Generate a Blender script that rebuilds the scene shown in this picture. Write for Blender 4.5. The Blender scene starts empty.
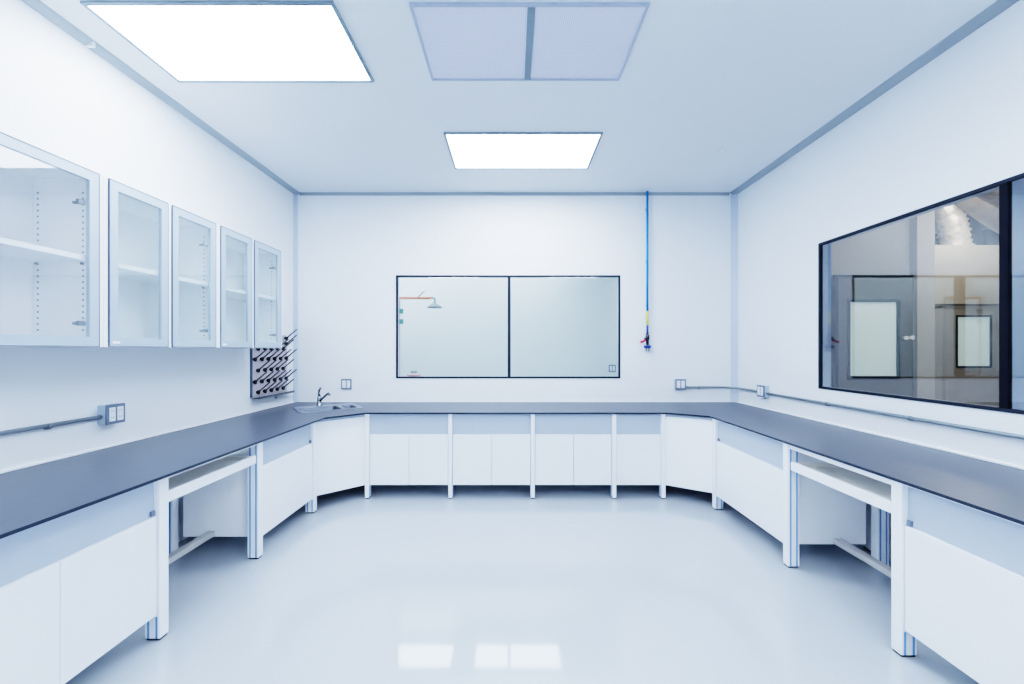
import bpy, bmesh, math, random
from mathutils import Vector, Matrix
random.seed(4)
S = bpy.context.scene
COL = S.collection
PI = math.pi

# ------------------------------------------------------------------ camera
F = 412.0
CZ = 1.445
cam_d = bpy.data.cameras.new('camera')
cam = bpy.data.objects.new('camera', cam_d)
COL.objects.link(cam)
cam.location = (0, 0, CZ)
cam.rotation_euler = (PI / 2, 0, 0)
cam_d.sensor_width = 36.0
cam_d.sensor_fit = 'HORIZONTAL'
cam_d.lens = F * 36.0 / 1024.0
cam_d.shift_y = 7.5 / 1024.0
cam_d.clip_start = 0.02
S.camera = cam

# room dimensions
XL, XR, YB, YR, ZC = -2.495, 2.58, 4.75, -2.6, 3.25
WT = 0.09          # partition thickness
ZT = 0.84          # worktop surface
TH = 0.016          # worktop thickness

# ------------------------------------------------------------------ materials
def new_mat(name):
    m = bpy.data.materials.new(name)
    m.use_nodes = True
    nt = m.node_tree
    nt.nodes.clear()
    out = nt.nodes.new('ShaderNodeOutputMaterial')
    return m, nt, out

def mat(name, col, rough=0.5, metal=0.0, var=0.03, scale=6.0, bump=0.0, bscale=200.0, coat=0.0, spec=0.5, emit=0.0, aniso=None):
    m, nt, out = new_mat(name)
    N, L = nt.nodes, nt.links
    p = N.new('ShaderNodeBsdfPrincipled')
    L.new(p.outputs[0], out.inputs[0])
    p.inputs['Roughness'].default_value = rough
    p.inputs['Metallic'].default_value = metal
    p.inputs['Coat Weight'].default_value = coat
    p.inputs['Coat Roughness'].default_value = 0.03
    p.inputs['Specular IOR Level'].default_value = spec
    tc = N.new('ShaderNodeTexCoord')
    src = tc.outputs['Object']
    if aniso:
        mp = N.new('ShaderNodeMapping')
        mp.inputs['Scale'].default_value = aniso
        L.new(src, mp.inputs['Vector']); src = mp.outputs[0]
    nz = N.new('ShaderNodeTexNoise')
    nz.inputs['Scale'].default_value = scale
    nz.inputs['Detail'].default_value = 3
    L.new(src, nz.inputs['Vector'])
    rp = N.new('ShaderNodeValToRGB')
    rp.color_ramp.elements[0].position = 0.3
    rp.color_ramp.elements[1].position = 0.7
    rp.color_ramp.elements[0].color = (*[c * (1 - var) for c in col], 1)
    rp.color_ramp.elements[1].color = (*[min(1, c * (1 + var)) for c in col], 1)
    L.new(nz.outputs['Fac'], rp.inputs[0])
    L.new(rp.outputs[0], p.inputs['Base Color'])
    if emit:
        L.new(rp.outputs[0], p.inputs['Emission Color'])
        p.inputs['Emission Strength'].default_value = emit
    if bump:
        n2 = N.new('ShaderNodeTexNoise')
        n2.inputs['Scale'].default_value = bscale
        L.new(src, n2.inputs['Vector'])
        b = N.new('ShaderNodeBump')
        b.inputs['Strength'].default_value = bump
        b.inputs['Distance'].default_value = 0.002
        L.new(n2.outputs['Fac'], b.inputs['Height'])
        L.new(b.outputs[0], p.inputs['Normal'])
    return m

def glass(name, tint, ior=1.5, rough=0.0, haze=0.0, hazecol=(.8, .85, .88)):
    m, nt, out = new_mat(name)
    N, L = nt.nodes, nt.links
    tr = N.new('ShaderNodeBsdfTransparent'); tr.inputs[0].default_value = (*tint, 1)
    gl = N.new('ShaderNodeBsdfGlossy'); gl.inputs['Roughness'].default_value = rough
    gl.inputs[0].default_value = (.95, .97, 1, 1)
    fr = N.new('ShaderNodeFresnel')
    ge = N.new('ShaderNodeNewGeometry')
    mr = N.new('ShaderNodeMapRange')      # same reflectance on both faces of the pane
    mr.inputs['To Min'].default_value = ior; mr.inputs['To Max'].default_value = 1.0 / ior
    L.new(ge.outputs['Backfacing'], mr.inputs['Value']); L.new(mr.outputs[0], fr.inputs[0])
    mx = N.new('ShaderNodeMixShader')
    first = tr.outputs[0]
    if haze:
        df = N.new('ShaderNodeBsdfDiffuse'); df.inputs[0].default_value = (*hazecol, 1)
        m0 = N.new('ShaderNodeMixShader'); m0.inputs[0].default_value = haze
        L.new(tr.outputs[0], m0.inputs[1]); L.new(df.outputs[0], m0.inputs[2])
        first = m0.outputs[0]
    L.new(fr.outputs[0], mx.inputs[0]); L.new(first, mx.inputs[1]); L.new(gl.outputs[0], mx.inputs[2])
    L.new(mx.outputs[0], out.inputs[0])
    return m

def emis(name, col, st):
    m, nt, out = new_mat(name)
    N, L = nt.nodes, nt.links
    e = N.new('ShaderNodeEmission'); e.inputs[0].default_value = (*col, 1); e.inputs[1].default_value = st
    L.new(e.outputs[0], out.inputs[0])
    return m

def mesh_mat(name, col, dark, scale, axis_w=0.14):
    """fine square perforation: a dark grid on a sheet"""
    m, nt, out = new_mat(name)
    N, L = nt.nodes, nt.links
    p = N.new('ShaderNodeBsdfPrincipled'); L.new(p.outputs[0], out.inputs[0])
    p.inputs['Roughness'].default_value = 0.45
    tc = N.new('ShaderNodeTexCoord')
    br = N.new('ShaderNodeTexBrick')
    br.offset = 0.0
    br.inputs['Scale'].default_value = scale
    br.inputs['Brick Width'].default_value = 1.0
    br.inputs['Row Height'].default_value = 1.0
    br.inputs['Mortar Size'].default_value = axis_w
    br.inputs['Color1'].default_value = (*dark, 1)
    br.inputs['Color2'].default_value = (*dark, 1)
    br.inputs['Mortar'].default_value = (*col, 1)
    L.new(tc.outputs['Object'], br.inputs['Vector'])
    L.new(br.outputs['Color'], p.inputs['Base Color'])
    return m

LC = (0.75, 0.845, 1.0)
M = {}
M['wall'] = mat('wall_panel_white', (.80, .83, .865), .45, var=.008, scale=1.2)
M['wall2'] = mat('next_room_white', (.80, .82, .82), .5, var=.01, scale=1.2)
M['ceil'] = mat('ceiling_white', (.74, .77, .81), .5, var=.01, scale=1.5)
M['trim'] = mat('grey_trim', (.32, .36, .405), .4, var=.02)
M['corner'] = mat('corner_trim_grey', (.50, .56, .67), .4, var=.02)
M['floor'] = mat('epoxy_floor', (.43, .47, .515), .08, var=.02, scale=1.0, bump=.015, bscale=3.0, coat=.6)
M['top'] = mat('dark_grey_worktop', (.066, .077, .102), .34, var=.06, scale=25, bump=.02, bscale=400)
M['topedge'] = mat('worktop_edge', (.02, .028, .045), .3, var=.05)
M['white'] = mat('white_laminate', (.82, .845, .88), .35, var=.008, scale=3)
M['apron'] = mat('grey_blue_laminate', (.42, .47, .56), .4, var=.01, scale=3)
M['inner'] = mat('carcass_white', (.90, .91, .93), .45, var=.01)
M['post'] = mat('powder_coated_white', (.84, .86, .90), .32, var=.01)
M['groove'] = mat('blue_groove', (.16, .30, .58), .4, var=.04)
M['foot'] = mat('black_plastic', (.02, .022, .03), .5, var=.1)
M['alu'] = mat('brushed_aluminium', (.43, .50, .59), .40, metal=.2, var=.03, scale=20, aniso=(1, 1, 30))
M['gasket'] = mat('grey_gasket', (.10, .13, .18), .5, var=.05)
M['cabglass'] = glass('cabinet_glass', (.985, .99, .99), 1.45, .02, .02)
M['hazeglass'] = glass('satin_cabinet_glass', (.955, .975, .975), 1.45, .05, .05, (.72, .80, .83))
M['steel'] = mat('stainless_steel', (.36, .39, .44), .33, metal=1.0, var=.04, scale=40)
M['chrome'] = mat('chrome', (.27, .30, .34), .18, metal=1.0, var=.02)
M['darksteel'] = mat('dark_hinge_metal', (.25, .28, .31), .35, metal=.7, var=.05)
M['hole'] = mat('shadowed_hole', (.22, .26, .31), .8, var=.05)
M['winframe'] = mat('window_frame_dark', (.025, .032, .045), .6, var=.05, spec=.2)
M['winblack'] = mat('window_gasket_black', (.010, .012, .02), .6, var=.05, spec=.15)
M['reveal'] = mat('window_reveal_blue_grey', (.66, .74, .92), .4, var=.02)
M['glass'] = glass('window_glass', (.87, .905, .893), 1.5)
M['glassr'] = glass('corridor_window_glass', (.80, .83, .84), 1.75)
M['light'] = emis('light_diffuser', LC, 18.0)
M['light2'] = emis('light_diffuser_next', LC, 11.0)
M['lightframe'] = mat('light_frame_grey', (.22, .27, .32), .4, var=.03)
M['hepa'] = mesh_mat('perforated_sheet', (.71, .71, .86), (.50, .51, .66), 90, .3)
M['hepaframe'] = mat('filter_frame', (.40, .44, .56), .4, var=.01)
M['hepabar'] = mat('filter_bar_grey', (.20, .25, .30), .4, var=.02)
M['plate'] = mat('warm_grey_plate', (.47, .44, .46), .45, var=.03)
M['peg'] = mat('grey_peg', (.10, .11, .13), .4, var=.05)
M['pegbase'] = mat('black_peg_base', (.008, .008, .012), .5, var=.05)
M['box'] = mat('galvanised_box', (.48, .56, .64), .35, metal=.3, var=.05)
M['boxdark'] = mat('faceplate_slate', (.16, .19, .25), .4, var=.04)
M['socket'] = mat('socket_white', (.80, .82, .86), .35, var=.01)
M['conduit'] = mat('conduit_grey', (.24, .275, .305), .35, metal=.3, var=.04)
M['blue'] = mat('blue_paint', (.012, .23, .60), .35, var=.04)
M['navy'] = mat('navy_plastic', (.02, .06, .30), .4, var=.04)
M['yellow'] = mat('yellow_tape', (.62, .58, .10), .45, var=.04)
M['red'] = mat('red_plastic', (.62, .05, .12), .4, var=.04)
M['brass'] = mat('dark_valve_metal', (.05, .05, .06), .35, metal=.5, var=.06)
M['pink'] = mat('faded_red_paint', (.72, .36, .36), .45, var=.04)  # red made paler in the colour, for the haze of the window glass
M['orange'] = mat('orange_paint', (.85, .30, .14), .4, var=.04)
M['green'] = mat('green_sign', (.10, .28, .24), .5, var=.05)
M['greyp'] = mat('grey_plastic', (.34, .38, .39), .5, var=.05)
M['tray'] = mat('tray_beige', (.86, .83, .76), .5, var=.03)
M['bar'] = mat('grey_bar', (.47, .46, .45), .4, metal=.2, var=.04)
M['caulk'] = mat('white_sealant', (.88, .90, .94), .4, var=.005)
M['hallwall'] = mat('hall_wall_grey', (.27, .275, .285), .6, var=.02)
M['halldark'] = mat('hall_door_taupe', (.10, .098, .105), .5, var=.03)
M['hallbeige'] = mat('hall_beige_panel', (.40, .375, .325), .6, var=.03)
M['halltaupe'] = mat('hall_taupe_panel', (.27, .255, .235), .6, var=.03)
M['hallcol'] = mat('hall_column_grey', (.40, .40, .395), .5, var=.03)
M['hallfloor'] = mat('hall_floor_grey', (.22, .24, .26), .3, var=.03)
M['hallceil'] = mat('hall_ceiling_slate', (.075, .10, .125), .7, var=.03)
M['duct'] = mat('silver_foil', (.80, .75, .70), .30, metal=.45, var=.25, scale=14, bump=1.0, bscale=24)
M['ductpipe'] = mat('duct_wrap', (.50, .46, .42), .4, metal=.3, var=.1, scale=10)
M['vision'] = mat('bright_vision_glass', (.52, .63, .63), .25, var=.03, scale=3, emit=.36)  # weak glow in place of the lit rooms behind the hall doors
M['line'] = mat('panel_joint_grey', (.50, .55, .62), .5, var=.02)
M['tag'] = mat('white_sticker', (.90, .92, .95), .4, var=.005)

# ------------------------------------------------------------------ mesh builder
class MB:
    def __init__(s):
        s.bm = bmesh.new()
    def _fin(s, verts, mi, T=None, smooth=False):
        vs = set(verts)
        if T is not None:
            bmesh.ops.transform(s.bm, matrix=T, verts=list(vs))
        for f in s.bm.faces:
            if f.verts[0] in vs and all(v in vs for v in f.verts):
                f.material_index = mi
                if smooth: f.smooth = True
    def box(s, x0, x1, y0, y1, z0, z1, bev=0.0, mi=0, seg=2):
        r = bmesh.ops.create_cube(s.bm, size=1.0)
        vs = r['verts']
        bmesh.ops.transform(s.bm, matrix=Matrix.Translation(((x0 + x1) / 2, (y0 + y1) / 2, (z0 + z1) / 2)) @ Matrix.Diagonal((x1 - x0, y1 - y0, z1 - z0, 1)), verts=vs)
        if bev:
            es = {e for v in vs for e in v.link_edges}
            fs = {f for v in vs for f in v.link_faces}
            b = bmesh.ops.bevel(s.bm, geom=list(es), offset=bev, segments=seg, affect='EDGES', profile=.6)
            fs = {f for f in fs if f.is_valid} | set(b['faces'])
            for f in fs: f.material_index = mi
        else:
            for v in vs:
                for f in v.link_faces: f.material_index = mi
        return s
    def tube(s, pts, r, seg=12, mi=0, caps=True):
        """round tube along a polyline; r a number or one per point"""
        pts = [Vector(p) for p in pts]
        rs = r if isinstance(r, (list, tuple)) else [r] * len(pts)
        rings = []
        prev = None
        for i, p in enumerate(pts):
            if i == 0: d = pts[1] - p
            elif i == len(pts) - 1: d = p - pts[i - 1]
            else: d = (pts[i + 1] - p).normalized() + (p - pts[i - 1]).normalized()
            d.normalize()
            if prev is None:
                up = Vector((0, 0, 1)) if abs(d.z) < .9 else Vector((1, 0, 0))
                a = d.cross(up).normalized()
            else:
                a = (prev - d * prev.dot(d)).normalized()
            prev = a
            b = d.cross(a)
            rings.append([s.bm.verts.new(p + (a * math.cos(t) + b * math.sin(t)) * rs[i]) for t in [2 * PI * k / seg for k in range(seg)]])
        for i in range(len(rings) - 1):
            for k in range(seg):
                f = s.bm.faces.new((rings[i][k], rings[i][(k + 1) % seg], rings[i + 1][(k + 1) % seg], rings[i + 1][k]))
                f.material_index = mi; f.smooth = True
        if caps:
            f = s.bm.faces.new(rings[0][::-1]); f.material_index = mi
            f = s.bm.faces.new(rings[-1]); f.material_index = mi
        return s
    def prism(s, poly, z0, z1, mi=0, holes=(), side_mi=None, top_mi=None):
        """extruded polygon (x,y) with optional holes, z0..z1"""
        if side_mi is None: side_mi = mi
        if top_mi is None: top_mi = mi
        loops = [poly] + list(holes)
        lo, hi = [], []
        for lp in loops:
            lo.append([s.bm.verts.new((x, y, z0)) for x, y in lp])
            hi.append([s.bm.verts.new((x, y, z1)) for x, y in lp])
        for L, m_ in ((lo, mi), (hi, top_mi)):
            es = []
            for lp in L:
                for i in range(len(lp)):
                    es.append(s.bm.edges.new((lp[i], lp[(i + 1) % len(lp)])))
            r = bmesh.ops.triangle_fill(s.bm, edges=es, use_beauty=True, use_dissolve=False)
            for g in r['geom']:
                if isinstance(g, bmesh.types.BMFace): g.material_index = m_
        for a, b in zip(lo, hi):
            for i in range(len(a)):
                j = (i + 1) % len(a)
                f = s.bm.faces.new((a[i], a[j], b[j], b[i])); f.material_index = side_mi
        return s
    def profile(s, prof, p0, p1, mi=0):
        """prof: list of 3-vectors offsets, swept straight from p0 to p1"""
        p0, p1 = Vector(p0), Vector(p1)
        a = [s.bm.verts.new(p0 + Vector(q)) for q in prof]
        b = [s.bm.verts.new(p1 + Vector(q)) for q in prof]
        n = len(prof)
        for i in range(n):
            f = s.bm.faces.new((a[i], a[(i + 1) % n], b[(i + 1) % n], b[i])); f.material_index = mi
        s.bm.faces.new(a[::-1]).material_index = mi
        s.bm.faces.new(b).material_index = mi
        return s
    def lathe(s, prof, seg=20, mi=0, origin=(0, 0, 0)):
        o = Vector(origin)
        rings = []
        for r, z in prof:
            if r < 1e-6: rings.append([s.bm.verts.new(o + Vector((0, 0, z)))])
            else: rings.append([s.bm.verts.new(o + Vector((r * math.cos(2 * PI * k / seg), r * math.sin(2 * PI * k / seg), z))) for k in range(seg)])
        for a, b in zip(rings, rings[1:]):
            for k in range(seg):
                k2 = (k + 1) % seg
                if len(a) == 1 and len(b) == 1: continue
                if len(a) == 1: f = s.bm.faces.new((a[0], b[k2], b[k]))
                elif len(b) == 1: f = s.bm.faces.new((a[k], a[k2], b[0]))
                else: f = s.bm.faces.new((a[k], a[k2], b[k2], b[k]))
                f.material_index = mi; f.smooth = True
        return s
    def build(s, name, mats, parent=None, kind=None, world=False, label=None):
        """mats: key or list of keys. world=True: coordinates are world ones, shifted into the parent's frame."""
        bmesh.ops.recalc_face_normals(s.bm, faces=s.bm.faces[:])
        if world and parent is not None:
            s.bm.transform(Matrix.Translation(-parent.location))
        me = bpy.data.meshes.new(name)
        s.bm.to_mesh(me); s.bm.free()
        for k in ([mats] if isinstance(mats, str) else mats):
            me.materials.append(M[k])
        o = bpy.data.objects.new(name, me)
        COL.objects.link(o)
        if parent is not None: o.parent = parent
        if kind: o['kind'] = kind
        if label: o['label'] = label
        return o

def thing(name, label, cat, loc=(0, 0, 0), rz=0.0, group=None, kind=None):
    o = bpy.data.objects.new(name, None)
    o.empty_display_size = .05
    COL.objects.link(o)
    o.location = loc; o.rotation_euler = (0, 0, rz)
    if label: o['label'] = label
    if cat: o['category'] = cat
    if group: o['group'] = group
    if kind: o['kind'] = kind
    return o

def tag(o, label, cat, group=None):
    o['label'] = label; o['category'] = cat
    if group: o['group'] = group
    return o

def dup(root, loc, rz, label, group=None):
    r = root.copy(); COL.objects.link(r); r.location = loc; r.rotation_euler = (0, 0, rz)
    r['label'] = label
    if group: r['group'] = group
    for ch in list(root.children):
        c = ch.copy(); COL.objects.link(c); c.parent = r
        for g in list(ch.children):
            d = g.copy(); COL.objects.link(d); d.parent = c
    return r

def struct(name, mb, m):
    return mb.build(name, m, kind='structure')

# ------------------------------------------------------------------ room shell
YN = 7.0     # far wall of the room behind the back window
struct('floor', MB().box(XL - WT, XR + WT, YR - WT, YN + WT, -.12, 0), 'floor')
struct('ceiling', MB().box(XL - WT, XR + WT, YR - WT, YN + WT, ZC, ZC + .12), 'ceil')
struct('wall_left', MB().box(XL - WT, XL, YR - WT, YN, 0, ZC), 'wall')
struct('wall_rear', MB().box(XL, XR, YR - WT, YR, 0, ZC), 'wall')
# back wall with its window opening
WX0, WX1, WZ0, WZ1 = -1.337, 1.248, 1.113, 2.30
w = MB()
w.box(XL, WX0, YB, YB + WT, 0, ZC); w.box(WX1, XR, YB, YB + WT, 0, ZC)
w.box(WX0, WX1, YB, YB + WT, 0, WZ0); w.box(WX0, WX1, YB, YB + WT, WZ1, ZC)
struct('wall_back', w, 'wall')
# right wall with its window opening
RY0, RY1, RZ0, RZ1 = 0.83, 3.463, 1.118, 2.335
w = MB()
w.box(XR, XR + WT, YR - WT, RY0, 0, ZC); w.box(XR, XR + WT, RY1, YB + WT, 0, ZC)
w.box(XR, XR + WT, RY0, RY1, 0, RZ0); w.box(XR, XR + WT, RY0, RY1, RZ1, ZC)
struct('wall_right', w, 'wall')
# room behind the back window
struct('wall_next_room', MB().box(XL, XR, YN, YN + WT, 0, ZC), 'wall2')
struct('wall_next_room_right', MB().box(XR - .35, XR - .25, YB + WT, YN, 0, ZC), 'wall2')

# ceiling and corner trims
a, b = .055, .030
struct('trim_1', MB().profile([(0, 0, 0), (a, 0, 0), (a * .85, 0, -.008), (.01, 0, -b), (0, 0, -b)], (XL, YR, ZC), (XL, YB, ZC)), 'trim')
struct('trim_2', MB().profile([(0, 0, 0), (-a * 1.3, 0, 0), (-a * 1.15, 0, -.008), (-.01, 0, -b), (0, 0, -b)], (XR, YR, ZC), (XR, YB, ZC)), 'trim')
struct('trim_3', MB().profile([(0, 0, 0), (0, -a * .4, 0), (0, -a * .3, -.006), (0, -.01, -b), (0, 0, -b)], (XL + .05, YB, ZC), (XR - .08, YB, ZC)), 'trim')
c = .05
struct('trim_4', MB().profile([(0, 0, 0), (.028, 0, 0), (.028, -.004, 0), (.004, -c, 0), (0, -c, 0)], (XL, YB, ZT), (XL, YB, ZC - b)), 'corner')
struct('trim_5', MB().profile([(0, 0, 0), (-c * 1.2, 0, 0), (-c * 1.2, -.006, 0), (-.006, -c, 0), (0, -c, 0)], (XR, YB, ZT), (XR, YB, ZC - b)), 'corner')
# little white joint in the left ceiling trim
struct('trim_6', MB().box(XL, XL + .05, 2.405, 2.42, ZC - b - .004, ZC, .002), 'caulk')
# white strip drawn in as a bright line where the worktop meets the walls
struct('trim_9', MB().box(XL, XL + .010, 1.0, YB - .05, ZT, ZT + .014, .003).box(XL + .05, XR - .06, YB - .008, YB, ZT, ZT + .008, .002).box(XR - .010, XR, 1.0, YB - .05, ZT, ZT + .014, .003), 'caulk')

# ------------------------------------------------------------------ windows
w1 = thing('window_1', None, None, (WX0, YB, WZ0), kind='structure')
fw = .019
f = MB()
y0, y1 = YB - .006, YB + WT
f.box(WX0, WX0 + fw, y0, YB + .02, WZ0, WZ1).box(WX1 - fw, WX1, y0, YB + .02, WZ0, WZ1)
f.box(WX0, WX1, y0, YB + .02, WZ0, WZ0 + fw).box(WX0, WX1, y0, YB + .02, WZ1 - fw, WZ1)
f.build('window_frame', 'winframe', w1, world=True)
f = MB()
e = .012
f.box(WX0, WX0 + e, YB + .02, y1, WZ0, WZ1).box(WX1 - e, WX1, YB + .02, y1, WZ0, WZ1)
f.box(WX0, WX1, YB + .02, y1, WZ0, WZ0 + e).box(WX0, WX1, YB + .02, y1, WZ1 - e, WZ1)
f.build('window_reveal', 'reveal', w1, world=True)
MB().box(-.050, -.016, YB - .005, YB + WT - .002, WZ0 + .004, WZ1 - .004).build('window_mullion', 'winframe', w1, world=True)
for xa, xb in ((WX0 + fw, -.050), (-.016, WX1 - fw)):
    MB().box(xa, xb, YB + .006, YB + .012, WZ0 + fw, WZ1 - fw).build('window_pane', 'glass', w1, world=True)

w2 = thing('window_2', None, None, (XR, RY0, RZ0), kind='structure')
f = MB()
x0, x1 = XR - .006, XR + .018
f.box(x0, x1, RY0, RY0 + fw, RZ0, RZ1).box(x0, x1, RY1 - fw, RY1, RZ0, RZ1)
f.box(x0, x1, RY0, RY1, RZ0, RZ0 + fw).box(x0, x1, RY0, RY1, RZ1 - fw, RZ1)
f.build('window_frame', 'winframe', w2, world=True)
f = MB()
f.box(x1, XR + WT, RY0, RY0 + e, RZ0, RZ1).box(x1, XR + WT, RY1 - e, RY1, RZ0, RZ1)
f.box(x1, XR + WT, RY0, RY1, RZ0, RZ0 + e).box(x1, XR + WT, RY0, RY1, RZ1 - e, RZ1)
f.box(XR + .02, XR + WT, 2.143, 2.176, RZ0 + .01, RZ1 - .01)
f.build('window_reveal', 'reveal', w2, world=True)
MB().box(XR - .005, XR + .02, 2.141, 2.178, RZ0 + .01, RZ1 - .01).build('window_mullion', 'winblack', w2, world=True)
for ya, yb in ((RY0 + fw, 2.141), (2.178, RY1 - fw)):
    MB().box(XR + .004, XR + .010, ya, yb, RZ0 + fw, RZ1 - fw).build('window_pane', 'glassr', w2, world=True)

# ------------------------------------------------------------------ ceiling fittings
def ceiling_light(x0, x1, y0, y1, label, m='light'):
    t = thing('ceiling_light', label, 'ceiling light', ((x0 + x1) / 2, (y0 + y1) / 2, ZC), group='recessed ceiling light panels')
    f = MB(); fr = .018; zb = ZC - .014
    f.box(x0, x0 + fr, y0, y1, zb, ZC).box(x1 - fr, x1, y0, y1, zb, ZC)
    f.box(x0 + fr, x1 - fr, y0, y0 + fr, zb, ZC).box(x0 + fr, x1 - fr, y1 - fr, y1, zb, ZC)
    f.build('frame', 'lightframe', t, world=True)
    MB().box(x0 + fr, x1 - fr, y0 + fr, y1 - fr, ZC - .008, ZC - .001).build('diffuser', m, t, world=True)
    return t
ceiling_light(-.568, .755, 3.42, 4.09, 'bright white rectangular ceiling panel between the air filter and the back wall')
ceiling_light(-2.235, -.925, 2.13, 2.765, 'bright white ceiling panel above the wall cabinets, beside the air filter')
for k, (x0, y0) in enumerate(((.35, .35), (-2.1, -.84), (.85, -.84))):  # out-of-view panels added to light the near half and the right wall
    ceiling_light(x0, x0 + 1.3, y0, y0 + .66, ['bright white ceiling panel nearer than the air filter, over the open floor', 'bright white ceiling panel at the rear by the cabinet wall', 'bright white ceiling panel at the rear by the glazed wall', 'bright white ceiling panel against the rear wall'][k])
ceiling_light(-2.25, -.905, 5.95, 6.55, 'ceiling panel of the room behind, over the emergency shower', 'light2')
ceiling_light(-.575, .74, 5.95, 6.55, 'ceiling panel in the middle of the room behind the back window', 'light2')

t = thing('air_filter', 'pale lavender perforated air filter panel in the ceiling, split by a grey bar', 'air filter', (.1, 2.44, ZC))
x0, x1, y0, y1 = -.535, .715, 2.14, 2.745
f = MB(); fr = .014; zb = ZC - .016
f.box(x0, x0 + fr, y0, y1, zb, ZC).box(x1 - fr, x1, y0, y1, zb, ZC)
f.box(x0 + fr, x1 - fr, y0, y0 + fr, zb, ZC).box(x0 + fr, x1 - fr, y1 - fr, y1, zb, ZC)
f.build('frame', 'hepaframe', t, world=True)
MB().box(.082, .122, y0 + fr, y1 - fr, ZC - .018, ZC).build('divider_bar', 'hepabar', t, world=True)
for xa, xb in ((x0 + fr, .082), (.122, x1 - fr)):
    MB().box(xa, xb, y0 + fr, y1 - fr, ZC - .009, ZC - .001).build('perforated_grille', 'hepa', t, world=True)
# shallow sprinkler cover plates on the ceiling
tag(MB().lathe([(.0, -.012), (.03, -.012), (.036, -.006), (.036, 0)], 24).build('ceiling_cover_plate', 'ceil'), 'small round white cover plate in the ceiling near the blue pipe', 'cover plate').location = (1.9, 3.75, ZC)

# ------------------------------------------------------------------ worktop
def rot2(cx, cy, th, pts):
    c_, s_ = math.cos(th), math.sin(th)
    return [(cx + u * c_ - v * s_, cy + u * s_ + v * c_) for u, v in pts]
def rrect(u0, u1, v0, v1, r, n=4):
    P = []
    for cu, cv, a0 in ((u1 - r, v1 - r, 0), (u0 + r, v1 - r, PI / 2), (u0 + r, v0 + r, PI), (u1 - r, v0 + r, 1.5 * PI)):
        for k in range(n + 1):
            a_ = a0 + k * PI / 2 / n
            P.append((cu + r * math.cos(a_), cv + r * math.sin(a_)))
    return P
SX, SY, ST = -1.90, 4.245, math.radians(36)
BOWL1 = (-.255, .105, -.195, .13)
BOWL2 = (.145, .265, -.16, .10)
holes = [rot2(SX, SY, ST, rrect(*BOWL1, .05)), rot2(SX, SY, ST, rrect(*BOWL2, .04))]
EL, ER, EB = -1.67, 1.80, 3.95
Y0 = 1.0
outer = [(XL, Y0), (EL, Y0), (EL, 3.665), (-1.395, EB), (1.495, EB), (ER, 3.75), (ER, Y0), (XR, Y0), (XR, YB), (XL, YB)]
wt = thing('worktop', 'long dark grey U-shaped laboratory worktop running along three walls', 'worktop', (0, YB, ZT - TH))
MB().prism(outer, ZT - TH + .004, ZT, mi=0, holes=holes, side_mi=1, top_mi=0).build('worktop_slab', ['top', 'topedge'], wt, world=True)
inner_ = [(XL, Y0), (EL - .006, Y0), (EL - .006, 3.662), (-1.398, EB + .006), (1.498, EB + .006), (ER + .006, 3.753), (ER + .006, Y0), (XR, Y0), (XR, YB), (XL, YB)]
MB().prism(inner_, ZT - TH, ZT - TH + .004, mi=0, holes=holes, side_mi=1, top_mi=1).build('underside', ['inner', 'topedge'], wt, world=True)

# ------------------------------------------------------------------ base cabinets (front at local y=0 facing -y, width along +x)
ZB, ZA, ZD = .133, .815, .622      # bottom, top, door top
CD = .55
def base_cabinet(loc, rz, width, splits, label, latch=None, full=False, depth=CD, gap=.003, taper=0.0, strip=False):
    if not full:                                   # a hair of clearance to the legs on both sides
        loc = (loc[0] + .001 * math.cos(rz), loc[1] + .001 * math.sin(rz), loc[2]); width -= .002
    t = thing('base_cabinet', label, 'cabinet', loc, rz, group='white base cabinets under the worktop')
    c_ = MB(); th = .018
    if taper:
        c_.prism([(0, .02), (width, .02), (width - taper, depth), (taper, depth)], ZB, ZA - .004)
    else:
        c_.box(0, th, .02, depth, ZB, ZA - .004).box(width - th, width, .02, depth, ZB, ZA - .004)
        c_.box(th, width - th, .02, depth, ZB, ZB + th).box(th, width - th, depth - .01, depth, ZB + th, ZA - .004)
        c_.box(th, width - th, .06, depth - .01, ZD - .04, ZD - .02)
    c_.build('carcass', 'inner', t)
    if full:
        MB().box(gap, width - gap, 0, .02, ZB, ZA - .022, .0025).build('panel', 'white', t)
        MB().box(gap, width - gap, .012, .02, ZA - .02, ZA).build('top_strip', 'apron', t)  # grey strip colours in the thin shadow under the worktop
    else:
        if strip: MB().box(0, width, .004, .034, ZA - .006, ZA + .006, .001).build('top_strip', 'white', t)
        MB().box(.0, width, .0195, .036, ZD - .012, ZA - (.012 if strip else .002)).build('apron_panel', 'apron', t)
        xs = [gap] + list(splits) + [width - gap]
        for i in range(len(xs) - 1):
            xa = xs[i] + (gap / 2 if i else 0); xb = xs[i + 1] - (gap / 2 if i < len(xs) - 2 else 0)
            MB().box(xa, xb, 0, .019, ZB, ZD, .0025).build('door', 'white', t)
        if latch is not None:
            MB().box(latch - .009, latch + .009, .006, .0195, ZD + .004, ZD + .028, .002).build('latch', 'boxdark', t)
    return t
YF = 3.99
PX = [-1.402, -.597, .200, .988, 1.464]
hp = .020
lab = ['white double-door base cabinet nearest the corner sink on the back wall',
       'white double-door base cabinet below the middle of the back window, second from the sink',
       'white double-door base cabinet under the back window, third from the sink',
       'narrow single-door white base cabinet on the back wall, below the blue pipe']
for i in range(4):
    xa, xb = PX[i] + hp, PX[i + 1] - hp
    wd = xb - xa
    base_cabinet((xa, YF, 0), 0, wd, [wd / 2] if i < 3 else [], lab[i], gap=.003 if i != 2 else .004)
XFL, XFR = -1.755, 1.835
base_cabinet((XFL, 1.165, 0), PI / 2, 2.04 - 1.165, [.435], 'large white double-door base cabinet closest to the camera below the wall sockets', latch=.86)
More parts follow.
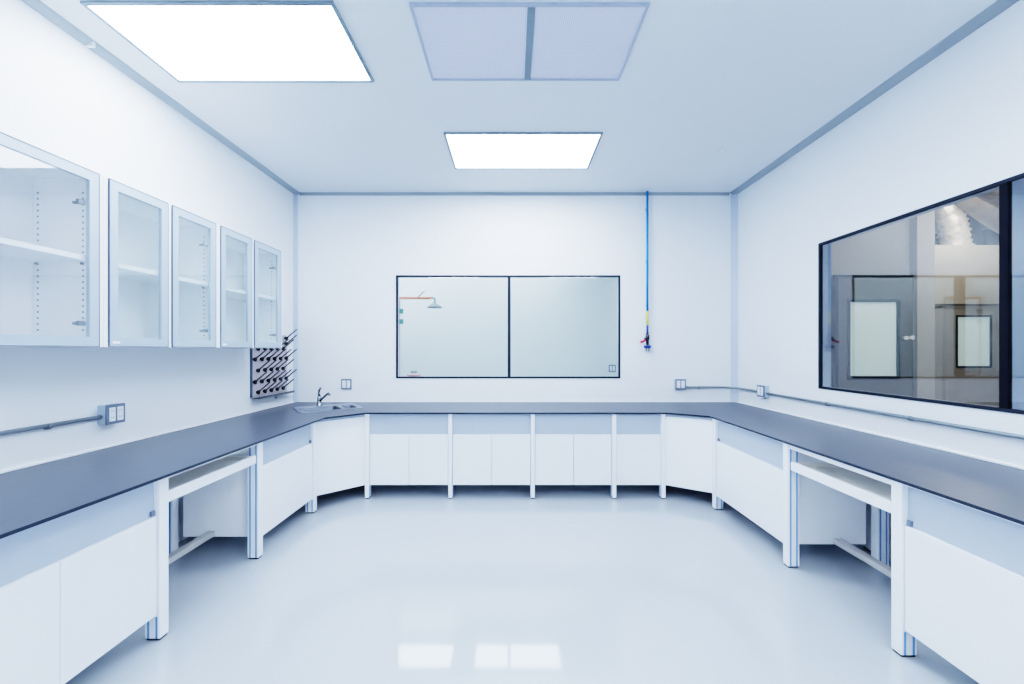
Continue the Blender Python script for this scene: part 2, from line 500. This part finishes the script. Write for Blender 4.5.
base_cabinet((XFL, 2.8875, 0), PI / 2, 3.6275 - 2.8875, [], 'white base cabinet between the open knee space and the sink corner', latch=.722)
base_cabinet((XFR, 3.7005, 0), -PI / 2, 3.7005 - 2.7755, [], 'white base cabinet beyond the knee space, under the glazed wall', latch=.016, strip=True)
base_cabinet((XFR, 1.9295, 0), -PI / 2, 1.9295 - 1.055, [], 'large white base cabinet closest to the camera under the glazed wall', latch=.016, strip=True)
dx, dy = -1.4215 - XFL, YF - 3.685
base_cabinet((XFL, 3.685, 0), math.atan2(dy, dx), math.hypot(dx, dy), [], 'plain white angled corner cabinet underneath the sink', full=True, depth=.30, taper=.12, gap=.0016)
dx, dy = XFR - 1.4835, 3.757 - YF
base_cabinet((1.4835, YF, 0), math.atan2(dy, dx), math.hypot(dx, dy), [], 'plain white angled corner cabinet opposite the sink corner', full=True, depth=.30, taper=.12, gap=.0016)

# ------------------------------------------------------------------ leg frames
PW, PD = .055, .078
def post_mb(y0, knee=0, PW=PW):
    """knee: -1 / +1 = the side that faces an open knee space (its grooves run the full height)"""
    f = MB()
    f.box(-PW / 2, PW / 2, y0, y0 + PD, .010, ZT - TH - .001, .008, 0, 3)
    for sx in (-1, 1):
        zt = ZT - TH - .006 if sx == knee or y0 > .1 else ZB - .012
        for yc in (y0 + .017, y0 + .058):
            xo = sx * PW / 2
            f.box(min(xo, xo + sx * .0012), max(xo, xo + sx * .0012), yc - .005, yc + .005, .014, zt, 0, 1)
    return f
def foot_mb(y0, h):
    return MB().box(-h, h, y0 + .006, y0 + PD - .006, 0, .011, .003)
def leg_frame(loc, rz, label, rear=.58, knee=0, pw=PW):
    t = thing('worktop_support', label, 'bench leg', loc, rz, group='white bench legs carrying the worktop')
    for y0, nm in ((-.012, 'front_post'), (rear, 'rear_post')):
        post_mb(y0, knee, pw).build(nm, ['post', 'groove'], t)
        foot_mb(y0, pw / 2 - .005).build('foot', 'foot', t)
    MB().box(-.015, .015, .066, rear, ZT - TH - .045, ZT - TH - .002, .003).build('cross_rail', 'post', t)
    return t
bl = ['white bench leg between the sink corner cabinet and the first double-door cabinet',
      'white bench leg between the first and second double-door cabinets from the sink',
      'white bench leg under the middle of the back window, between two double-door cabinets',
      'white bench leg between the third double-door cabinet and the narrow single-door one',
      'white bench leg between the narrow single-door cabinet and its angled corner cabinet']
L0 = None
for i in range(5):
    if L0 is None: L0 = leg_frame((PX[i], YF - .003, 0), 0, bl[i], .62, 0, .040)
    else: dup(L0, (PX[i], YF - .003, 0), 0, bl[i])
for x, y, rz, kn, lb in ((XFL, 2.0675, PI / 2, 1, 'white blue-grooved bench leg nearest the camera below the wall sockets'),
                     (XFL, 2.860, PI / 2, -1, 'white blue-grooved bench leg at the far side of the knee space below the glass cabinets'),
                     (XFL, 3.655, PI / 2, 0, 'white bench leg beside the angled cabinet under the sink'),
                     (XFR, 3.728, -PI / 2, 0, 'white bench leg beside the angled corner cabinet under the glazed wall side'),
                     (XFR, 2.748, -PI / 2, 1, 'white blue-grooved bench leg at the far side of the knee space under the corridor window'),
                     (XFR, 1.957, -PI / 2, -1, 'white bench leg nearest the camera under the corridor window')):
    leg_frame((x, y, 0), rz, lb, .58, kn)

# ------------------------------------------------------------------ knee spaces: pull-out tray, top rail and stretcher
def knee(loc, rz, width, side, zt):
    t = thing('pull_out_tray', f'shallow white pull-out tray in the knee space {side}', 'tray', loc, rz, group='pull-out trays in the knee spaces')
    MB().box(.004, width - .004, 0, .022, zt - .058, zt, .004).build('front_rail', 'post', t)
    MB().box(.004, width - .004, .022, .34, zt - .05, zt - .036).build('board', 'tray', t)
    for xo in (.004, width - .016):
        MB().box(xo, xo + .012, .022, .34, zt - .036, zt - .008).build('side_rim', 'tray', t)
    s = thing('bench_stretcher', f'white top rail and low grey bar of the knee space {side}', 'bench frame', loc, rz, group='stretchers of the knee spaces')
    MB().box(0, width, -.004, .03, ZT - TH - .034, ZT - TH - .002, .002).build('top_rail', 'post', s)
    MB().box(0, width, .285, .335, .165, .20, .004).build('stretcher_bar', 'bar', s)
knee((XFL, 2.097, 0), PI / 2, .734, 'below the glass-door wall cabinets', .722)
knee((XFR, 2.718, 0), -PI / 2, .731, 'below the corridor window', .708)

# ------------------------------------------------------------------ wall cabinets
CB, CT = 1.457, 2.357
XC = -2.140        # door fronts
CDP = XC - XL      # depth
def wall_cabinet(y0, y1, doors, label, hinge_far, haze):
    """doors: list of (ya, yb) in world Y. local: x along world Y, y=0 at the door front, +y towards the wall"""
    t = thing('wall_cabinet', label, 'cabinet', (XC, y0, CB), PI / 2, group='white wall cabinets with glass doors')
    W, H = y1 - y0, CT - CB
    th = .022; f0 = .006
    c_ = MB()
    c_.box(0, th, f0, CDP, 0, H, .001).box(W - th, W, f0, CDP, 0, H, .001)
    c_.box(th, W - th, f0, CDP, 0, th).box(th, W - th, f0, CDP, H - th, H)
    c_.box(th, W - th, CDP - .004, CDP, th, H - th)
    # shelf-pin holes in both inner sides
    h = c_
    for xo, sg in ((th, 1), (W - th, -1)):
        for yy in (.09, CDP - .03):
            for k in range(24):
                zz = .09 + k * .031
                h.box(min(xo, xo + sg * .0008), max(xo, xo + sg * .0008), yy - .0045, yy + .0045, zz - .0045, zz + .0045, 0, 1)
    h.build('carcass', ['inner', 'hole'], t)
    MB().box(th, W - th, .030, CDP - .006, .440, .466, .002).build('shelf', 'white', t)
    for xo in (th, W - th - .012):
        for yy in (.09, CDP - .03):
            MB().box(xo, xo + .012, yy - .005, yy + .005, .428, .440, .001).build('shelf_pin', 'darksteel', t)
    if len(doors) == 2:
        xm = (doors[0][1] + doors[1][0]) / 2 - y0
        MB().box(xm - .0135, xm + .0135, f0, .026, th, H - th, .001).build('centre_stile', 'white', t)
    for i, (ya, yb) in enumerate(doors):
        xa, xb = ya - y0, yb - y0
        fr = .046
        d = MB()
        z0, z1 = .006, H - .006
        # mitred aluminium frame
        def quad_bar(P):
            d.prism(P, 0, .019)
        bars = [[(xa, z0), (xb, z0), (xb - fr, z0 + fr), (xa + fr, z0 + fr)],
                [(xb, z0), (xb, z1), (xb - fr, z1 - fr), (xb - fr, z0 + fr)],
                [(xb, z1), (xa, z1), (xa + fr, z1 - fr), (xb - fr, z1 - fr)],
                [(xa, z1), (xa, z0), (xa + fr, z0 + fr), (xa + fr, z1 - fr)]]
        for P in bars: quad_bar(P)
        # prism is built in x,y(z) plane with thickness along z: rotate so that its y is up
        d.bm.transform(Matrix(((1, 0, 0, 0), (0, 0, 1, 0), (0, 1, 0, 0), (0, 0, 0, 1))))
        do = d.build('door', 'alu', t)
        g = MB(); gw = .004
        g.box(xa - gw, xa, -.001, .019, z0, z1).box(xb, xb + gw, -.001, .019, z0, z1)
        g.box(xa - gw, xb + gw, -.001, .019, z1, z1 + .0055).box(xa - gw, xb + gw, -.001, .019, z0 - gw, z0)
        g.build('gasket', 'gasket', do)
        MB().box(xa + fr, xb - fr, .007, .011, z0 + fr, z1 - fr).build('pane', 'hazeglass' if haze else 'cabglass', do)
        if hinge_far[i] is not None:
            xh = xb - fr if hinge_far[i] else xa + fr
            sg = -1 if hinge_far[i] else 1
            for zz in (.12, H - .17):
                hg = MB()
                hg.box(min(xh, xh + sg * .034), max(xh, xh + sg * .034), .020, .038, zz - .012, zz + .012, .004)
                hg.tube([(xh + sg * .012, .03, zz), (xh + sg * .012, .07, zz)], .008, 10)
                hg.build('hinge', 'darksteel', do)
        if i == 0 and len(doors) == 2:
            MB().box(xa + .014, xa + .056, -.0018, 0, z0 + .014, z0 + .026).build('sticker', 'tag', do, label='small white sticker')
    return t
wall_cabinet(1.57, 2.164, [(1.60, 2.135)], 'white single-door glass wall cabinet closest to the camera', [True], False)
wall_cabinet(2.166, 3.004, [(2.193, 2.563), (2.60, 2.977)], 'white wall cabinet with two glass doors in the middle of the row', [None, True], True)
wall_cabinet(3.006, 3.845, [(3.033, 3.39), (3.43, 3.815)], 'white wall cabinet with two glass doors, next to the peg board', [None, True], True)

# ------------------------------------------------------------------ glassware drying rack on the left wall
t = thing('drying_rack', 'warm grey glassware drying rack with rows of dark pegs beside the sink', 'drying rack', (XL, 4.23, .99))
PF = XL + .02
RY_0, RY_1 = 3.925, 4.535
f = MB(); f.box(XL, PF, RY_0, RY_1, .985, 1.475, .003)
f.build('back_plate', 'plate', t, world=True)
MB().box(XL, PF + .002, RY_0 - .004, RY_0 + .004, .985, 1.475).build('side_edge', 'gasket', t, world=True)
f = MB(); f.box(PF, PF + .07, RY_0, RY_1 + .02, .972, .982).box(PF + .066, PF + .072, RY_0, RY_1 + .02, .972, .994)
f.build('drip_tray', 'peg', t, world=True)
MB().tube([(PF + .03, 4.27, .972), (PF + .03, 4.27, .935)], .009).build('drain_spout', 'greyp', t, world=True)
MB().box(XL, XL + .03, 4.47, 4.50, 1.475, 1.60, .002).build('bracket', 'plate', t, world=True)
def peg(y, z, x=PF):
    f = MB()
    d = Vector((.125, .0, .105))
    p = Vector((x, y, z))
    f.tube([p, p + d * .05, p + d * .12, p + d * .22], [.022, .024, .016, .006], 10, 1)
    f.tube([p + d * .2, p + d * .97, p + d], [.0075, .0065, .003], 8, 0)
    f.build('peg', ['peg', 'pegbase'], t, world=True)
c6 = [3.955 + k * .109 for k in range(6)]
c5 = [4.005 + k * .109 for k in range(5)]
for r, z in enumerate((1.45, 1.345, 1.237, 1.127, 1.025)):
    for y in (c5 if r % 2 == 0 else c6): peg(y, z - .001)
for z in (1.50, 1.56): peg(4.485, z, XL + .03)

# ------------------------------------------------------------------ sink and faucet
t = thing('corner_sink', 'stainless steel sink with a large and a small bowl set into the worktop corner', 'sink', (SX, SY, ZT), ST)
def rim():
    f = MB()
    f.prism(rrect(-.29, .305, -.225, .245, .05), .0005, .006, holes=[rrect(*BOWL1, .05), rrect(*BOWL2, .04)])
    return f
rim().build('rim', 'steel', t)
def bowl(b_, depth, r, name):
    f = MB()
    rings = []
    for inset, z in ((0, .003), (.006, -.006), (.012, -depth * .7), (.03, -depth * .95), (.06 if b_[1] - b_[0] > .2 else .045, -depth)):
        P = rrect(b_[0] + inset, b_[1] - inset, b_[2] + inset, b_[3] - inset, r)
        rings.append([f.bm.verts.new((x, y, z)) for x, y in P])
    for A, B in zip(rings, rings[1:]):
        for k in range(len(A)):
            fc = f.bm.faces.new((A[k], A[(k + 1) % len(A)], B[(k + 1) % len(A)], B[k])); fc.smooth = True
    f.bm.faces.new(rings[-1])
    o = f.build(name, 'bowl', t)
    cx, cy = (b_[0] + b_[1]) / 2, (b_[2] + b_[3]) / 2
    MB().lathe([(0, -depth + .004), (.02, -depth + .004), (.026, -depth + .001)], 16, origin=(cx, cy, 0)).build('drain', 'darksteel', o)
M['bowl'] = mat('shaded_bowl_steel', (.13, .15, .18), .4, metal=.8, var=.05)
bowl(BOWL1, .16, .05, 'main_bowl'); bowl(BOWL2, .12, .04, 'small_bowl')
t = thing('faucet', 'chrome mixer faucet standing behind the sink bowls', 'faucet', (SX - .19 * math.sin(ST) - .045, SY + .19 * math.cos(ST), ZT + .006), ST)
MB().lathe([(0, 0), (.032, 0), (.032, .006), (.024, .012), (.022, .085), (.020, .10), (0, .104)], 20).build('body', 'chrome', t)
MB().tube([(0, -.01, .05), (.02, -.05, .08), (.05, -.11, .125), (.062, -.135, .138), (.067, -.15, .132), (.067, -.152, .115)], [.012, .0115, .011, .011, .011, .011], 12).build('spout', 'chrome', t)
MB().tube([(0, 0, .10), (-.006, .004, .13), (-.002, .0, .165), (.012, -.012, .192)], [.014, .010, .010, .013], 12).build('lever', 'chrome', t)

# ------------------------------------------------------------------ wall sockets and conduits
def socket_box(loc, rz, label, depth=.045):
    """local: wall plane at y=0, front towards -y"""
    t = thing('socket_box', label, 'wall socket', loc, rz, group='double wall sockets above the worktop')
    h = .058
    MB().box(-h, h, -depth, 0, -h, h, .004).build('back_box', 'box', t)
    MB().box(-h - .002, h + .002, -depth - .010, -depth, -h - .002, h + .002, .003).build('faceplate', 'boxdark', t)
    for sx in (-1, 1):
        f = MB()
        cx = sx * .0255
        f.box(cx - .0195, cx + .0195, -depth - .013, -depth - .010, -.042, .042, .002, 0)
        for zz in (-.02, .02):
            for k in (-.006, .006):
                f.box(cx + k - .0015, cx + k + .0015, -depth - .0134, -depth - .013, zz - .006, zz + .006, 0, 1)
        f.build('socket', ['socket', 'hole'], t)
    return t
socket_box((XL, 2.535, 1.05), PI / 2, 'double wall socket on a raised box below the glass-door wall cabinets', .05)
socket_box((-1.905, YB, 1.047), 0, 'double wall socket on the back wall beside the faucet', .006)
socket_box((1.925, YB, 1.047), 0, 'double wall socket on the back wall under the blue pipe', .04)
socket_box((XR, 4.19, 1.022), -PI / 2, 'double wall socket beside the corridor window, joined to a conduit both ways', .045)
def conduit(pts, label, clips, r=.0115):
    t = thing('conduit', label, 'conduit', pts[0], group='grey electrical conduits on the walls')
    MB().tube(pts, r, 12).build('pipe', 'conduit', t, world=True)
    for (x, y, z, nx, ny) in clips:
        f = MB()
        f.tube([(x - ny * .009, y - nx * .009, z), (x + ny * .009, y + nx * .009, z)], r + .0025, 12)
        f.box(*(sorted((x, x - nx * .022)) if nx else (x - .009, x + .009)), *(sorted((y, y - ny * .022)) if ny else (y - .009, y + .009)), z - .018, z)
        f.build('clip', 'conduit', t, world=True)
xc = XL + .024
conduit([(xc, .9, 1.037), (xc, 2.475, 1.040)], 'grey conduit pipe running along the wall to the socket below the glass cabinets', [(xc, 2.2, 1.037, 1, 0), (xc, 1.5, 1.037, 1, 0)])
yc = YB - .022; xr = XR - .022
conduit([(1.985, yc, 1.012), (2.35, yc, 1.014), (2.44, yc - .01, 1.012), (2.52, yc - .06, 1.01), (xr, yc - .12, 1.008), (xr, 4.25, 1.01)],
        'short grey conduit bending round the room corner between two wall sockets', [(2.15, yc, 1.012, 0, -1)])
conduit([(xr, 4.135, 1.005), (xr, .9, 1.005)], 'long grey conduit running along the wall under the corridor window', [(xr, 3.35, 1.005, -1, 0), (xr, 2.65, 1.005, -1, 0)])

# ------------------------------------------------------------------ blue supply pipe with its valve
px_, py_ = 1.547, YB - .045
t = thing('supply_pipe', 'thin blue supply pipe dropping from the ceiling to a red-handled valve', 'pipe', (px_, py_, 1.42))
MB().tube([(px_, py_, ZC), (px_, py_, 1.88)], .0125, 14).build('pipe', 'blue', t, world=True)
MB().tube([(px_, py_, 1.885), (px_, py_, 1.72)], .0128, 14).build('yellow_band', 'yellow', t, world=True)
MB().tube([(px_, py_, 1.722), (px_, py_, 1.61)], .0125, 14).build('lower_pipe', 'navy', t, world=True)
f = MB(); f.lathe([(0, .08), (.016, .08), (.016, .055), (.023, .05), (.023, .01), (.016, .005), (.014, -.06), (0, -.06)], 16, origin=(px_, py_, 1.555))
f.tube([(px_ - .01, py_ - .005, 1.575), (px_ - .034, py_ - .012, 1.553)], .019, 10)
v = f.build('valve', 'brass', t, world=True)
f = MB(); f.tube([(px_ - .032, py_ - .014, 1.553), (px_ - .05, py_ - .02, 1.540), (px_ - .085, py_ - .024, 1.530)], [.013, .011, .014], 10)
f.build('valve_handle', 'red', t, world=True)
MB().lathe([(0, .016), (.03, .016), (.040, .008), (.040, -.008), (.03, -.016), (0, -.016)], 20, origin=(px_, py_, 1.477)).build('regulator_knob', 'navy', t, world=True)
for xo in (-.014, .016):
    MB().tube([(px_ + xo, py_, 1.464), (px_ + xo, py_, 1.425)], .009, 10).build('outlet_nozzle', 'greyp', t, world=True)
for z in (3.05, 2.45, 1.95):
    MB().box(px_ - .012, px_ + .012, py_ + .010, YB, z - .012, z + .012, .003).build('wall_clip', 'box', t, world=True)

# ------------------------------------------------------------------ seen through the back window
t = thing('emergency_shower', 'orange emergency shower with a grey head in the room behind the back window', 'emergency shower', (-1.625, 6.0, 0))
SYy = 6.0
MB().tube([(-1.64, SYy, 0), (-1.64, SYy, 2.21)], .012, 12).build('riser', 'pink', t, world=True)
MB().tube([(-1.645, SYy, 2.195), (-1.18, SYy, 2.195)], .019, 12).build('arm', 'orange', t, world=True)
MB().tube([(-1.18, SYy, 2.20), (-1.14, SYy, 2.20), (-1.125, SYy, 2.18), (-1.125, SYy, 2.12)], .014, 12).build('drop_pipe', 'greyp', t, world=True)
MB().lathe([(0, .05), (.02, .05), (.05, .03), (.11, -.015), (.11, -.022), (.05, .008), (0, .012)], 24, origin=(-1.125, SYy, 2.075)).build('shower_head', 'greyp', t, world=True)
MB().tube([(-1.37, SYy, 2.205), (-1.31, SYy - .02, 2.26), (-1.27, SYy - .02, 2.29)], .010, 8).build('pull_lever', 'greyp', t, world=True)
MB().lathe([(0, -.05), (.05, -.045), (.10, -.02), (.11, -.005), (.10, -.005), (0, -.03)], 24, origin=(-1.43, SYy, 1.085)).build('eyewash_bowl', 'pink', t, world=True)
MB().tube([(-1.625, SYy, 1.04), (-1.43, SYy, 1.04)], .014, 10).build('bowl_arm', 'pink', t, world=True)
MB().box(-1.475, -1.385, SYy - .02, SYy + .02, 1.10, 1.135, .01).build('eyewash_nozzle', 'greyp', t, world=True)
for z in (2.0, 1.85):
    MB().box(-1.645, -1.575, SYy - .03, SYy - .02, z - .035, z + .035, .002).build('sign_plate', 'green', t, world=True)
socket_box((1.70, YN, 1.125), 0, 'double wall socket on the far wall of the room behind the back window', .01)

# ------------------------------------------------------------------ hall behind the corridor window
HX = 11.0
struct('floor_hall', MB().box(XR + WT, HX, YR, 10.0, -.12, 0), 'hallfloor')
struct('ceiling_hall', MB().box(XR + WT, HX, YR, 10.0, 4.6, 4.7), 'hallceil')
struct('wall_hall_side', MB().box(HX, HX + .1, YR, 10.0, 0, 4.6), 'hallwall')
struct('wall_hall_back', MB().box(5.8, HX, 9.9, 10.0, 0, 4.6), 'hallceil')
struct('wall_hall_rear', MB().box(XR + WT, HX, YR - .1, YR, 0, 4.6), 'hallwall')
struct('wall_above_partition', MB().box(XR + WT - .01, XR + WT + .02, YR, 5.6, ZC, 4.6), 'hallwall')
struct('wall_hall_near', MB().box(XR + WT, 5.62, 5.6, 5.75, 0, 4.6), 'hallwall')
struct('column_hall', MB().box(5.41, 5.65, 5.50, 5.76, 0, 4.6, .01), 'hallcol')
w = MB(); w.box(5.60, HX, 8.3, 8.42, 2.36, 3.55)
struct('wall_hall_upper', w, 'hallbeige')
struct('wall_hall_far', MB().box(5.60, HX, 8.3, 8.42, 0, 2.33), 'halltaupe')
struct('trim_10', MB().box(5.60, HX, 8.27, 8.42, 2.33, 2.36), 'halldark')

def hall_door(name, x0, x1, zt, wx0, wx1, wz0, wz1, y, label, knobs, m='halldark'):
    t = thing(name, None, None, ((x0 + x1) / 2, y, 0), kind='structure')
    th = .05
    f = MB()
    f.box(x0, wx0, y - th, y, 0, zt).box(wx1, x1, y - th, y, 0, zt)
    f.box(wx0, wx1, y - th, y, 0, wz0).box(wx0, wx1, y - th, y, wz1, zt)
    f.build('door_leaf', m, t, world=True)
    f = MB(); e_ = .035
    f.box(wx0 - e_, wx0, y - th - .01, y, wz0 - e_, wz1 + e_).box(wx1, wx1 + e_, y - th - .01, y, wz0 - e_, wz1 + e_)
    f.box(wx0, wx1, y - th - .01, y, wz0 - e_, wz0).box(wx0, wx1, y - th - .01, y, wz1, wz1 + e_)
    f.build('window_bezel', 'winframe', t, world=True)
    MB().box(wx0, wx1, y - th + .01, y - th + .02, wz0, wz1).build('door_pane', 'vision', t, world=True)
    for (kx, kz) in knobs:
        MB().tube([(kx, y - th - .06, kz), (kx, y - th, kz)], [.028, .014], 12).build('door_knob', 'socket', t, world=True)
    f = MB()
    f.box(x0 - .04, x0, y - .06, y, 0, zt + .03).box(x0, x1, y - .06, y, zt, zt + .03)
    f.box(x1, x1 + .045, y - .06, y, 0, zt + .03, 0, 1)
    f.build('door_frame', ['winframe' if m == 'halldark' else m, 'hallcol' if m == 'halldark' else m], t, world=True)
def at(px, py, Y):
    return ((px - 512) / F * Y, CZ - (py - 349.5) / F * Y)
Yd = 5.55
a_, b_ = at(850, 302, Yd), at(897, 376, Yd)
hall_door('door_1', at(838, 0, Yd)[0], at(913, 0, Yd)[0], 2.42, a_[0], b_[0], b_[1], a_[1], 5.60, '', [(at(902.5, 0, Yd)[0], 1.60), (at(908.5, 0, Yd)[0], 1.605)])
Yd = 8.25
a_, b_ = at(957.5, 317, Yd), at(990, 366, Yd)
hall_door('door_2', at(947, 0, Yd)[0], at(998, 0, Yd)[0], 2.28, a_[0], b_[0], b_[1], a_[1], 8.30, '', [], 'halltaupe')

# crinkled foil duct dropping behind the beige panel, and a wrapped pipe overhead
def duct(pts, r, label, m, seg=22, n=60, wr=.06):
    # smooth the polyline
    P = [Vector(p) for p in pts]
    out = []
    for k in range(n + 1):
        tt = k / n * (len(P) - 1); i = min(int(tt), len(P) - 2); u = tt - i
        p0, p1, p2, p3 = P[max(i - 1, 0)], P[i], P[i + 1], P[min(i + 2, len(P) - 1)]
        out.append(.5 * ((2 * p1) + (p2 - p0) * u + (2 * p0 - 5 * p1 + 4 * p2 - p3) * u * u + (3 * p1 - p0 - 3 * p2 + p3) * u ** 3))
    rs = [r * (1 + wr * (1 if k % 2 else -1) + random.uniform(-wr, wr) * .5) for k in range(n + 1)]
    o = MB().tube(out, rs, seg).build('ceiling_duct', m)
    tag(o, label, 'air duct')
    return o
def at3(px, py, Y):
    x, z = at(px, py, Y); return (x, Y, z)
duct([at3(920, 190, 8.9), at3(938, 204, 8.8), at3(950, 222, 8.75), at3(956, 248, 8.75), at3(957, 275, 8.75)], .25, 'crinkled silver foil air duct curving down above the beige hall panel', 'duct', n=44, wr=.09)
duct([at3(940, 172, 7.4), at3(975, 199, 7.4), at3(1010, 222, 7.4), at3(1080, 262, 7.4)], .22, 'smooth wrapped pipe slanting across the hall ceiling beside the foil duct', 'ductpipe', wr=.01)
duct([at3(985, 185, 6.3), at3(1005, 196, 6.3), at3(1040, 215, 6.3)], .16, 'short silver duct high up behind the black bar of the corridor window', 'duct')
tag(MB().box(at(975, 0, 9.4)[0], at(997, 0, 9.4)[0], 9.2, 9.5, 3.7, 4.15, .08, 0, 4).build('duct_box', 'hallceil'), 'dark slate equipment box above the beige hall panel', 'equipment box')

# ------------------------------------------------------------------ added fill lights
def area(name, loc, rot, sx, sy, power, col):
    l = bpy.data.lights.new(name, 'AREA'); l.shape = 'RECTANGLE'; l.size = sx; l.size_y = sy; l.energy = power; l.color = col
    o = bpy.data.objects.new(name, l); COL.objects.link(o); o.location = loc; o.rotation_euler = rot
    return o
area('hall_lamp', (6.2, 3.4, 4.55), (0, 0, 0), 3.0, 1.5, 150, (1, .88, .74))  # unseen area lights added to brighten the hall
area('hall_lamp', (8.0, 7.2, 4.55), (0, 0, 0), 2.5, .8, 190, (1, .87, .72))

wd = bpy.data.worlds.new('world'); S.world = wd; wd.use_nodes = True
bg = wd.node_tree.nodes['Background']; bg.inputs[0].default_value = (.6, .7, .8, 1); bg.inputs[1].default_value = .15

S.view_settings.view_transform = 'Filmic'
S.view_settings.look = 'Very High Contrast'
S.view_settings.exposure = 0.42
S.cycles.max_bounces = 14
S.cycles.diffuse_bounces = 8
S.cycles.transparent_max_bounces = 24
S.cycles.sample_clamp_indirect = 6.0
